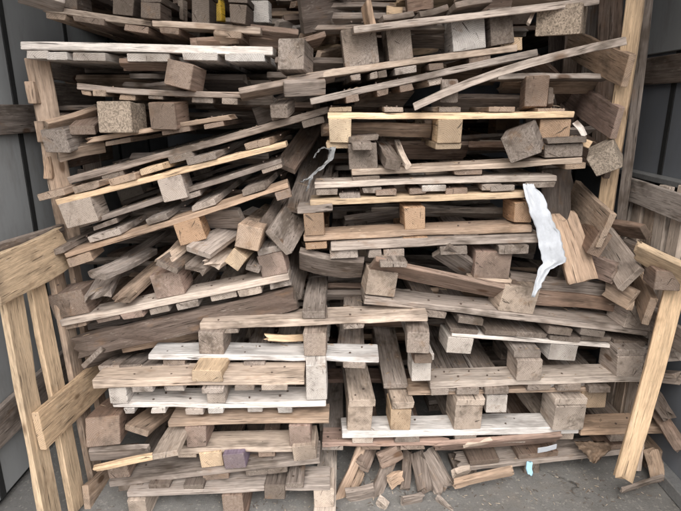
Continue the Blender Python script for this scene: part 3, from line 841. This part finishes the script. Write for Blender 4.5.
# narrow frame standing at the left, inside the wall
lf = standing('dark narrow pallet standing upright at the left edge of the pile')
XF = -1.0
def fp(px, py, X=XF): return at_x(px, py, X)
sub(lf, 'post', fp(36, 58), fp(76, 262), .075, .03, 'tan', Vector((.5, -1, 0)))
sub(lf, 'post', at_x(72, 58, -1.06), at_x(96, 190, -1.06), .075, .03, 'dgrey', Vector((.5, -1, 0)))
for (y, cc) in [(66, 'dgrey'), (94, 'dgrey'), (128, 'brown'), (160, 'brown')]:
    a = fp(33 + (y - 60) * .2, y, -1.03); b = Vector((-1.03, a.y + .5, a.z))
    sub(lf, 'cross_board', a, b, .085, .02, cc, Vector((1, 0, 0)))
for (y0, y1, x) in [(82, 104, 34), (121, 142, 42), (156, 178, 50)]:
    a, b = fp(x, y0, -1.02), fp(x + 3, y1, -1.02)
    sub(lf, 'block', a, b, .03, .06, 'tan', Vector((0, -1, 0)))
loose_block('grey brown block behind the left standing post', (66, 138, 1.84), (.12, .09, .075), (0, -8, 84), 'grey')
loose('tan board beside the left standing post, rising right', (46, 127, 1.80), (95, 113, 1.95), .05, .02, 50, 'tan')
loose('tan board under the block behind the left post', (58, 156, 1.80), (104, 146, 1.9), .04, .025, 30, 'tan')

# right: pallet standing on edge
rfm = standing('tall pallet standing upright at the right side of the pile')
sub(rfm, 'post', at(638, -25, 1.80), at(606, 212, 1.86), .050, .030, 'fresh', Vector((-.75, -1, 0)))
sub(rfm, 'post', at(649, -20, 1.92), at(620, 235, 1.98), .034, .03, 'dgrey', Vector((-.5, -1, 0)))
for (A, B, w, cc) in [((570, 42, 2.25), (628, 71, 1.76), .10, 'tan'), ((566, 90, 2.25), (617, 124, 1.79), .105, 'pink'), ((566, 132, 2.25), (609, 167, 1.82), .09, 'brown')]:
    sub(rfm, 'cross_board', at(*A), at(*B), w, .022, cc, Vector((-1, -.08, 0)))
for (a, b, cc) in [((578, -10, 2.45), (566, 160, 2.5), 'brown'), ((596, -10, 2.35), (588, 150, 2.4), 'dgrey'), ((612, -10, 2.25), (602, 150, 2.3), 'brown'), ((560, -5, 2.6), (552, 160, 2.6), 'dark')]:
    sub(rfm, 'slat', at(*a), at(*b), .085, .02, cc, Vector((-.6, -1, 0)))

# slatted pallet against the right wall
rs = standing('low slatted pallet standing against the right wall under the metal rail')
XR = 1.12
def rp(px, py, off=0): return at_x(px, py, XR - off)
for (x0, x1, cc) in [(631, 633, 'pale'), (643, 645, 'pale'), (655, 657, 'beige'), (668, 666, 'pale'), (684, 680, 'pale')]:
    A = rp(x0, 186); B = rp(x1, 300); sub(rs, 'slat', A, Vector((A.x, A.y, .02)), .062, .02, cc, Vector((-1, 0, 0)))
a = rp(624, 188, .024); b = rp(690, 210, .024)
sub(rs, 'cross_board', a, b, .085, .02, 'lgrey', Vector((-1, 0, 0)))
a = rp(624, 300, .024); b = rp(690, 345, .024)
sub(rs, 'cross_board', a, b, .085, .02, 'grey', Vector((-1, 0, 0)))

# ------------------------------------------------------------------ loose timber at the right
RIGHT = [
    ('broad brown plank leaning in the right gap, lowest end at the tilted pallet', (560, 212, 1.84), (584, 284, 1.72), .10, .022, -18, 'tan', (.04, .012)),
    ('thin board behind the broad brown plank', (546, 222, 1.86), (566, 245, 1.84), .09, .02, 0, 'brown', (.02, 0)),
    ('wide brown board standing diagonally beside the standing pallet', (572, 196, 2.05), (606, 232, 1.68), .125, .022, 78, 'tan', (0, 0), 1),
    ('pale narrow board inside the diagonal brown board', (570, 208, 2.05), (584, 236, 1.84), .05, .02, 60, 'lgrey', (0, 0), 1),
    ('square brown board end near the diagonal board', (578, 214, 2.0), (600, 244, 1.70), .085, .045, 70, 'brown', (0, 0), 1),
    ('pale brown plank pointing down right over the standing plank', (600, 232, 1.98), (630, 280, 1.66), .10, .022, 60, 'lgrey', (0, 0), 1),
    ('short brown board end lying under the broad brown plank', (588, 262, 1.82), (616, 275, 1.72), .08, .022, 30, 'pink', (.02, .01)),
    ('short tan board end with a knot at the right', (606, 284, 1.80), (634, 302, 1.66), .075, .022, 20, 'tan', (.02, .01)),
    ('long plank on edge running inward at the right', (622, 252, 2.1), (649, 312, 1.62), .10, .024, 84, 'tan', (0, 0), 1),
    ('brown board stub jutting left of the slatted pallet', (614, 226, 1.95), (646, 232, 1.80), .06, .03, 50, 'brown', (0, 0)),
    ('dark board under the plank end at far right', (624, 246, 1.90), (664, 262, 1.75), .06, .03, 30, 'dgrey', (0, 0)),
    ('pale plank end reaching in from the right edge', (634, 249, 1.66), (694, 280, 1.50), .085, .022, 55, 'fresh', (.02, 0)),
]
for lab, A, B, w, t, ro, cc, brk, *fl in RIGHT:
    loose(lab, A, B, w, t, ro, cc, broken=brk, flat=bool(fl))
loose_block('brown block under the plank end at the right edge', (662, 276, 1.60), (.10, .075, .065), (0, 0, 78), 'brown')
loose_block('speckled chip block wedged beside the standing pallet', (605, 157, 1.80), (.13, .085, .075), (-30, -12, 64), 'chip')
loose('small white scrap beside the orange block of the yellow pallet', (575, 122, 1.80), (585, 136, 1.78), .02, .012, 0, 'white')
loose('small tan scrap beside the orange block of the yellow pallet', (574, 138, 1.80), (590, 146, 1.78), .025, .02, 0, 'fresh')
loose('dark upright plank filling the gap right of the centre stack', (556, 168, 1.95), (558, 262, 1.95), .10, .022, 0, 'dgrey')
loose('dark upright plank behind the diagonal brown board', (536, 90, 2.1), (560, 200, 2.1), .12, .022, 0, 'dgrey')
loose('long honey coloured plank leaning in front at the right', (677, 281, 1.60), (623, 480, 1.50), .058, .020, -12, 'fresh', broken=(0, .012))
# rotten bits at the lower right
RB = [
    ('rotting board stump standing at the lower right corner', (650, 446, 1.72), (660, 482, 1.66), .05, .04, 10, 'tan', .014),
    ('slanting rotten board behind the leaning plank', (640, 380, 1.80), (672, 420, 1.66), .05, .03, 0, 'dgrey', .012),
    ('second slanting rotten board near the right wall', (650, 398, 1.78), (684, 452, 1.60), .05, .03, 0, 'brown', .012),
    ('dark rotten board upright near the right wall', (668, 380, 1.85), (676, 440, 1.80), .06, .03, 0, 'dgrey', .012),
    ('pale beam ends stacked right of the leaning plank', (640, 356, 1.78), (684, 350, 1.66), .05, .05, 20, 'lgrey', .006),
    ('grey beam end below the pale one at the right', (645, 374, 1.80), (682, 378, 1.68), .04, .04, 20, 'grey', .006),
]
for lab, A, B, w, t, ro, cc, rg in RB:
    loose(lab, A, B, w, t, ro, cc, rough=rg, broken=(.02, .02))

# slats lying low behind the beige deck at left, and boards jammed deep inside
for (xa, xb), wd in zip([(108, 152), (130, 172), (152, 192), (180, 212), (226, 246)], ['leftmost', 'second from left', 'middle one', 'fourth from left', 'rightmost']):
    loose('grey slat receding behind the broad beige deck at left, %s of five' % wd, (xa, 368, 1.63), (xb, 333, 2.25), .07, .02, 0, 'grey', flat=True, group='slats receding behind the beige deck')
fr = random.Random(21)
MARKS = [('the white painted pallet', 150, 50), ('the speckled chip block at upper left', 123, 118), ('the honey coloured pallet edge', 170, 175), ('the warm square block at mid left', 184, 232),
         ('the reddish blocks at mid left', 170, 280), ('the rotten dark beam', 190, 320), ('the top centre pallet', 400, 70), ('the yellow pallet', 450, 130), ('the orange brown blocks', 415, 215),
         ('the slumped plank at centre', 330, 262), ('the tall white block at top', 470, 35), ('the pale tilted pallet at right', 500, 310), ('the bent plank at upper right', 560, 60),
         ('the grey plank ends at centre left', 300, 200), ('the top left dark blocks', 140, 10), ('the diagonal board at right', 590, 200), ('the grey brown block near top centre', 296, 59)]
CN = {'dgrey': 'dark grey', 'brown': 'brown', 'grey': 'grey', 'tan': 'tan'}
seen = {}
for k in range(46):
    py = fr.uniform(-5, 330); px = fr.uniform(90, 500); Yd = fr.uniform(2.0, 2.7)
    dx = fr.uniform(60, 150); dy = fr.uniform(-28, 16) if px < 300 else fr.uniform(-18, 18)
    cc = fr.choice(['dgrey', 'brown', 'grey', 'grey', 'tan'])
    mk = min(MARKS, key=lambda m: (m[1] - px) ** 2 + (m[2] - py) ** 2)
    side = 'left of' if px < mk[1] - 25 else 'right of' if px > mk[1] + 25 else 'above' if py < mk[2] - 12 else 'below' if py > mk[2] + 12 else 'straight behind'
    lab = '%s %sboard deep in shade, %s %s' % (CN[cc], 'short ' if dx < 90 else 'long ' if dx > 120 else '', side, mk[0])
    if lab in seen: lab = lab.replace('deep in shade', 'deepest in shade, lower one of two')
    seen[lab] = 1
    loose(lab, (px - dx / 2, py + dy / 2, Yd), (px + dx / 2, py + dy / 2, Yd + fr.uniform(-.3, .3)),
          fr.uniform(.07, .11), .022, fr.uniform(40, 85), cc, group='boards jammed deep inside the pile')

def filler(n, seed, ypx, xpx, yd, wr, cols, word, group, tilt):
    q = random.Random(seed)
    for k in range(n):
        py = q.uniform(*ypx); px = q.uniform(*xpx); Yd = q.uniform(*yd)
        dx = q.uniform(50, 140); dy = q.uniform(-tilt - (12 if px < 300 else 0), tilt)
        cc = q.choice(cols)
        mk = min(MARKS, key=lambda m: (m[1] - px) ** 2 + (m[2] - py) ** 2)
        side = 'left of' if px < mk[1] - 25 else 'right of' if px > mk[1] + 25 else 'above' if py < mk[2] - 12 else 'below' if py > mk[2] + 12 else 'straight behind'
        for extra in ('', ' tilted', ' thin', ' narrow', ' hidden', ' shadowed', ' buried', ' low', ' far'):
            lab = '%s%s %s, %s %s' % (CN.get(cc, {'lgrey': 'light grey', 'pale': 'pale', 'beige': 'beige', 'fresh': 'yellowish'}.get(cc, cc)), extra, word, side, mk[0])
            if lab not in seen: break
        seen[lab] = 1
        loose(lab, (px - dx / 2, py + dy / 2, Yd), (px + dx / 2, py - dy / 2 + dy, Yd + q.uniform(-.15, .2)), q.uniform(*wr), q.uniform(.016, .024),
              q.uniform(45, 88), cc, group=group, broken=(q.choice((0, .02)), q.choice((0, .02))))
MARKS += [('the cracked block pallet', 250, 345), ('the pale slatted pallet', 530, 365), ('the tall blocks at lower right', 470, 415), ('the worn reddish blocks', 250, 435)]
filler(34, 5, (60, 300), (95, 560), (1.90, 2.15), (.04, .09), ['lgrey', 'grey', 'tan', 'beige', 'pale', 'brown'], 'slat between layers', 'slats caught between the layers', 12)
filler(22, 8, (-8, 44), (230, 520), (1.92, 2.3), (.03, .07), ['lgrey', 'tan', 'beige', 'pale', 'brown', 'fresh', 'grey'], 'plank on top', 'thin planks tangled on top of the pile', 9)
filler(16, 31, (62, 165), (100, 300), (1.95, 2.25), (.05, .09), ['dgrey', 'grey', 'brown', 'tan', 'lgrey'], 'slat between layers', 'slats caught between the layers', 14)
filler(12, 12, (320, 440), (330, 600), (2.2, 2.6), (.06, .09), ['grey', 'lgrey', 'brown'], 'board low inside', 'boards low inside the stack', 8)
for A, B, w, t, ro, cc, lab in [
    ((300, 212, 1.84), (322, 128, 2.5), .10, .022, 12, 'dgrey', 'dark plank receding in the gap left of the yellow pallet'),
    ((316, 205, 1.90), (330, 140, 2.5), .09, .022, -16, 'grey', 'second grey plank receding in the gap left of the yellow pallet'),
    ((286, 168, 1.95), (322, 112, 2.4), .08, .022, 24, 'brown', 'brown plank rising in the gap left of the yellow pallet'),
    ((255, 118, 1.98), (322, 92, 2.05), .08, .022, 20, 'dgrey', 'dark slat above the gap left of the yellow pallet'),
    ((330, 292, 2.0), (352, 232, 2.5), .09, .022, 0, 'grey', 'grey slat receding under the slumped plank at centre'),
    ((396, 386, 1.74), (374, 275, 2.6), .09, .022, 0, 'lgrey', 'long grey plank running steeply back between the left and right stacks'),
    ((348, 350, 1.74), (352, 262, 2.4), .085, .022, 0, 'grey', 'grey plank running back beside the long pale pallet, behind its block'),
    ((436, 378, 1.80), (396, 285, 2.6), .08, .022, 4, 'grey', 'third plank running steeply back, right of the stacked small blocks'),
    ((520, 62, 2.0), (566, 100, 2.2), .12, .022, 30, 'brown', 'brown board end right of the top centre pallet'),
    ((400, 208, 2.0), (520, 215, 2.05), .06, .02, 60, 'lgrey', 'light slat inside the orange block pallet'),
    ((344, 222, 2.0), (400, 214, 2.05), .06, .02, 60, 'grey', 'grey slat inside the orange block pallet, left bay')]:
    loose(lab, A, B, w, t, ro, cc, flat=A[1] - B[1] > 40)

# ------------------------------------------------------------------ loose planks lower left and debris on the ground
loose('thick dark beam end running inward at lower left', (103, 432, 1.50), (132, 398, 1.95), .105, .095, 0, 'brown', flat=True, name='beam', cat='beam', chamfer=.006)
loose('pale plank leaning forward over the third left pallet', (164, 456, 1.44), (190, 410, 1.72), .085, .02, -12, 'beige', flat=True)
loose('tan plank behind the pale leaning one', (136, 431, 1.56), (172, 404, 1.85), .085, .022, 14, 'tan', flat=True)
loose('grey board fragment on the lower left pallet', (90, 453, 1.50), (153, 451, 1.54), .06, .018, 60, 'grey', broken=(0, .03))
loose('splintered bright slat at lower left', (92, 468, 1.47), (156, 456, 1.50), .02, .018, 30, 'fresh', broken=(.01, .03))
loose('steep narrow plank leaning at the centre bottom', (335, 507, 1.58), (366, 436, 1.74), .035, .02, 20, 'tan')

DEB = [  # debris lying on the ground at centre: A, B, w, t, roll, colour
    ((360, 468, 1.66), (374, 438, 1.80), .060, .02, 30, 'brown', 'brown board end leaning under the pale pallet, left'),
    ((372, 505, 1.58), (392, 455, 1.74), .045, .02, 25, 'grey', 'grey plank leaning under the pale pallet towards the viewer'),
    ((376, 462, 1.68), (402, 450, 1.70), .06, .025, 30, 'brown', 'short brown wood stump under the pale pallet'),
    ((404, 490, 1.62), (408, 450, 1.78), .035, .02, 10, 'dgrey', 'dark upright slat under the pale pallet'),
    ((425, 494, 1.60), (418, 452, 1.76), .055, .02, -10, 'dgrey', 'dark splintered plank on the ground near the centre'),
    ((446, 492, 1.60), (424, 452, 1.74), .085, .02, -20, 'grey', 'broad grey splintered board leaning on the dark one'),
    ((398, 505, 1.56), (424, 500, 1.58), .08, .016, 60, 'grey', 'flat grey brown broken board on the ground at the bottom'),
    ((345, 500, 1.58), (375, 494, 1.60), .12, .02, 60, 'grey', 'flat grey broken board on the ground at the bottom left'),
    ((376, 500, 1.56), (388, 508, 1.54), .05, .02, 60, 'pale', 'pale splinter block on the ground near the bottom edge'),
    ((436, 496, 1.58), (452, 512, 1.54), .025, .015, 60, 'grey', 'thin slat pointing at the viewer near the bottom edge'),
    ((452, 484, 1.60), (514, 470, 1.64), .035, .022, 60, 'tan', 'tan slat lying on the ground right of centre'),
    ((450, 473, 1.64), (470, 470, 1.66), .035, .022, 60, 'beige', 'small pale offcut under the rotting pallet'),
    ((463, 444, 1.68), (492, 441, 1.69), .025, .015, 60, 'pale', 'bright slat under the broad pale pallet'),
    ((352, 492, 1.62), (362, 470, 1.70), .03, .02, 0, 'tan', 'small brown stick beside the steep narrow plank'),
    ((388, 484, 1.62), (404, 474, 1.66), .05, .02, 40, 'tan', 'small tan offcut in the ground debris'),
    ((620, 490, 1.58), (664, 478, 1.62), .03, .012, 70, 'grey', 'thin grey sliver on the asphalt at the leaning plank'),
]
for A, B, w, t, ro, cc, lab in DEB:
    o = loose(lab, A, B, w, t, ro, cc, broken=(.02, .012), rough=.003, group='broken wood on the ground')
# wood crumbs, past counting
import bmesh
def crumbs(name, label, count, spots, size, mat, seed, col):
    r = random.Random(seed); vs, fs = [], []
    for i in range(count):
        cx, cy, sx, sy = r.choice(spots)
        p = at_z(r.gauss(cx, sx), min(540, max(440, r.gauss(cy, sy))), 0)
        l, w, h = r.uniform(.4, 1.6) * size, r.uniform(.2, .5) * size, r.uniform(.08, .25) * size
        a = r.uniform(0, 6.28); ca, sa = math.cos(a), math.sin(a)
        b = len(vs)
        for dx, dy, dz in ((-l, -w * .3, 0), (l * .8, -w, 0), (l, w * .2, 0), (-l * .7, w, 0), (-l * .6, -w * .2, h), (l * .6, -w * .4, h * .8), (l * .5, w * .3, h), (-l * .5, w * .5, h * .7)):
            vs.append((p.x + dx * ca - dy * sa, p.y + dx * sa + dy * ca, .002 + dz))
        for f in ((0, 1, 5, 4), (1, 2, 6, 5), (2, 3, 7, 6), (3, 0, 4, 7), (4, 5, 6, 7)): fs.append(tuple(b + q for q in f))
    me = bpy.data.meshes.new(name); me.from_pydata(vs, [], fs); me.update(); me.materials.append(mat)
    o = link(bpy.data.objects.new(name, me)); o.color = col
    return tag(o, label, 'wood chips', None, 'stuff')
sp = [(560, 490, 60, 14), (390, 485, 40, 14), (620, 485, 40, 12), (500, 495, 50, 12), (260, 505, 60, 6)]
crumbs('wood_chips', 'pale wood chips and splinters scattered over the asphalt', 95, sp, .0055, WOOD, 3, (.55, .46, .36, .2))
crumbs('dark_wood_crumbs', 'dark crumbs of rotten wood scattered over the asphalt', 150, sp, .006, WOOD, 4, (.12, .09, .07, .3))

# ------------------------------------------------------------------ plastic, paper, painted scraps
def sheet(name, label, cat, rows, mat, crumple=.006, seed=1, nx=8, thick=.0008, parent=None):
    """a crumpled strip; rows = (left px, right px, py, distance)"""
    vs, fs = [], []
    R_ = []
    for (r0, r1) in zip(rows, rows[1:]):
        for k in range(4):
            u = k / 4; R_.append([a + (b - a) * u for a, b in zip(r0, r1)])
    R_.append(list(rows[-1]))
    for i, (xl, xr, py, Y) in enumerate(R_):
        for j in range(nx + 1):
            v = j / nx
            q = noise.noise(Vector((i * .45 + seed, j * .8, seed)))
            q2 = noise.noise(Vector((i * .9, j * .9 + seed, 5)))
            e = 2.2 * noise.noise(Vector((i * .6, seed * 3, 2 if j < nx / 2 else 8)))
            p = at(xl + (xr - xl) * v + e, py + q2 * 2.0, Y + crumple * 1.4 * q + crumple * .7 * math.sin(v * 9 + i * .3) + .006 * abs(v - .5))
            vs.append(p)
    n = nx + 1
    for i in range(len(R_) - 1):
        for j in range(nx):
            a = i * n + j; fs.append((a, a + n, a + n + 1, a + 1))
    me = bpy.data.meshes.new(name); me.from_pydata(vs, [], fs); me.update(); me.materials.append(mat)
    o = link(bpy.data.objects.new(name, me))
    for p_ in me.polygons: p_.use_smooth = True
    md = o.modifiers.new('thickness', 'SOLIDIFY'); md.thickness = thick
    return tag(o, label, cat)
sheet('plastic_strip', 'torn white plastic strip hanging over the right end of the centre stack', 'plastic strip',
      [(523, 533, 184, 1.72), (526, 546, 200, 1.71), (531, 551, 216, 1.70), (537, 559, 232, 1.70), (539, 564, 248, 1.69), (543, 566, 262, 1.69),
       (538, 550, 270, 1.685), (535, 542, 283, 1.68), (531, 535, 297, 1.675)], PLASTIC, seed=4, crumple=.003, nx=14)
sheet('crumpled_paper', 'crumpled brown paper caught in the rotting pallet at lower right', 'paper',
      [(574, 604, 441, 1.74), (577, 612, 446, 1.70), (582, 610, 451, 1.665), (588, 601, 458, 1.655), (592, 597, 463, 1.65)], LEAF, seed=9, crumple=.014, nx=12)
def shred(label, pts, w0, w1, seed):
    rows = []
    for i, (x, y, Y) in enumerate(pts):
        w = w0 + (w1 - w0) * i / (len(pts) - 1)
        rows.append((x - w, x + w, y, Y))
    return sheet('plastic_shred', label, 'plastic scrap', rows, RAG, seed=seed, crumple=.006, nx=4)
shred('grey plastic rag hanging left of the yellow pallet', [(333, 147, 1.76), (330, 160, 1.755), (318, 170, 1.75), (309, 178, 1.745), (302, 182, 1.74)], 3, 1.2, 3)
shred('thin plastic thread below the grey rag', [(312, 176, 1.74), (309, 184, 1.735), (306, 191, 1.73)], 1.2, .6, 6)
shred('thin grey loop of plastic beside the rag', [(331, 150, 1.75), (323, 147, 1.745), (317, 152, 1.74), (314, 158, 1.74)], 1.0, 1.0, 8)
loose('blue painted scrap under the rotting pallet at lower right', (529, 461, 1.69), (530, 476, 1.66), .020, .03, 0, 'bluepaint', mat=PAINT_BLUE, name='painted_scrap', cat='scrap', rough=.004, broken=(.004, .008))
loose('white blue slip lying on the rotting pallet', (538, 451, 1.68), (556, 446, 1.70), .022, .004, 50, 'white', mat=PLASTIC, name='paper_slip', cat='paper')

bpy.context.view_layer.update()

# splinters and bark crumbs that have dropped onto the boards, found by letting them fall
dg = bpy.context.evaluated_depsgraph_get()
r = random.Random(11); vs, fs = [], []
for i in range(1500):
    px, py = r.uniform(50, 650), r.uniform(60, 490)
    p = at(px, py, yf(py) + r.uniform(-.02, .30))
    hit, loc, nor, idx, ob, _m = scene.ray_cast(dg, p, Vector((0, 0, -1)), distance=.25)
    if not hit or nor.z < .8 or ob.name.startswith(('ground', 'plastic', 'crumpled')): continue
    if len(vs) > 8 * 520: break
    l, w, h = r.uniform(.003, .011) * r.choice((1, 1, 1, 2.4)), r.uniform(.0012, .003), r.uniform(.0010, .0025)
    X = Vector((r.uniform(-1, 1), r.uniform(-1, 1), 0)); X = (X - nor * X.dot(nor)).normalized(); Yv = nor.cross(X)
    b = len(vs)
    for dx, dy, dz in ((-l, -w * .3, 0), (l * .8, -w, 0), (l, w * .2, 0), (-l * .7, w, 0), (-l * .6, -w * .2, h), (l * .6, -w * .4, h * .8), (l * .5, w * .3, h), (-l * .5, w * .5, h * .7)):
        vs.append(loc + X * dx + Yv * dy + nor * (dz + .0004))
    for f in ((0, 1, 5, 4), (1, 2, 6, 5), (2, 3, 7, 6), (3, 0, 4, 7), (4, 5, 6, 7)): fs.append(tuple(b + q for q in f))
me = bpy.data.meshes.new('splinters'); me.from_pydata(vs, [], fs); me.update(); me.materials.append(WOOD)
o = link(bpy.data.objects.new('splinters', me)); o.color = (.34, .25, .17, .2)
tag(o, 'small splinters and crumbs of wood lying on the pallet boards', 'splinters', None, 'stuff')
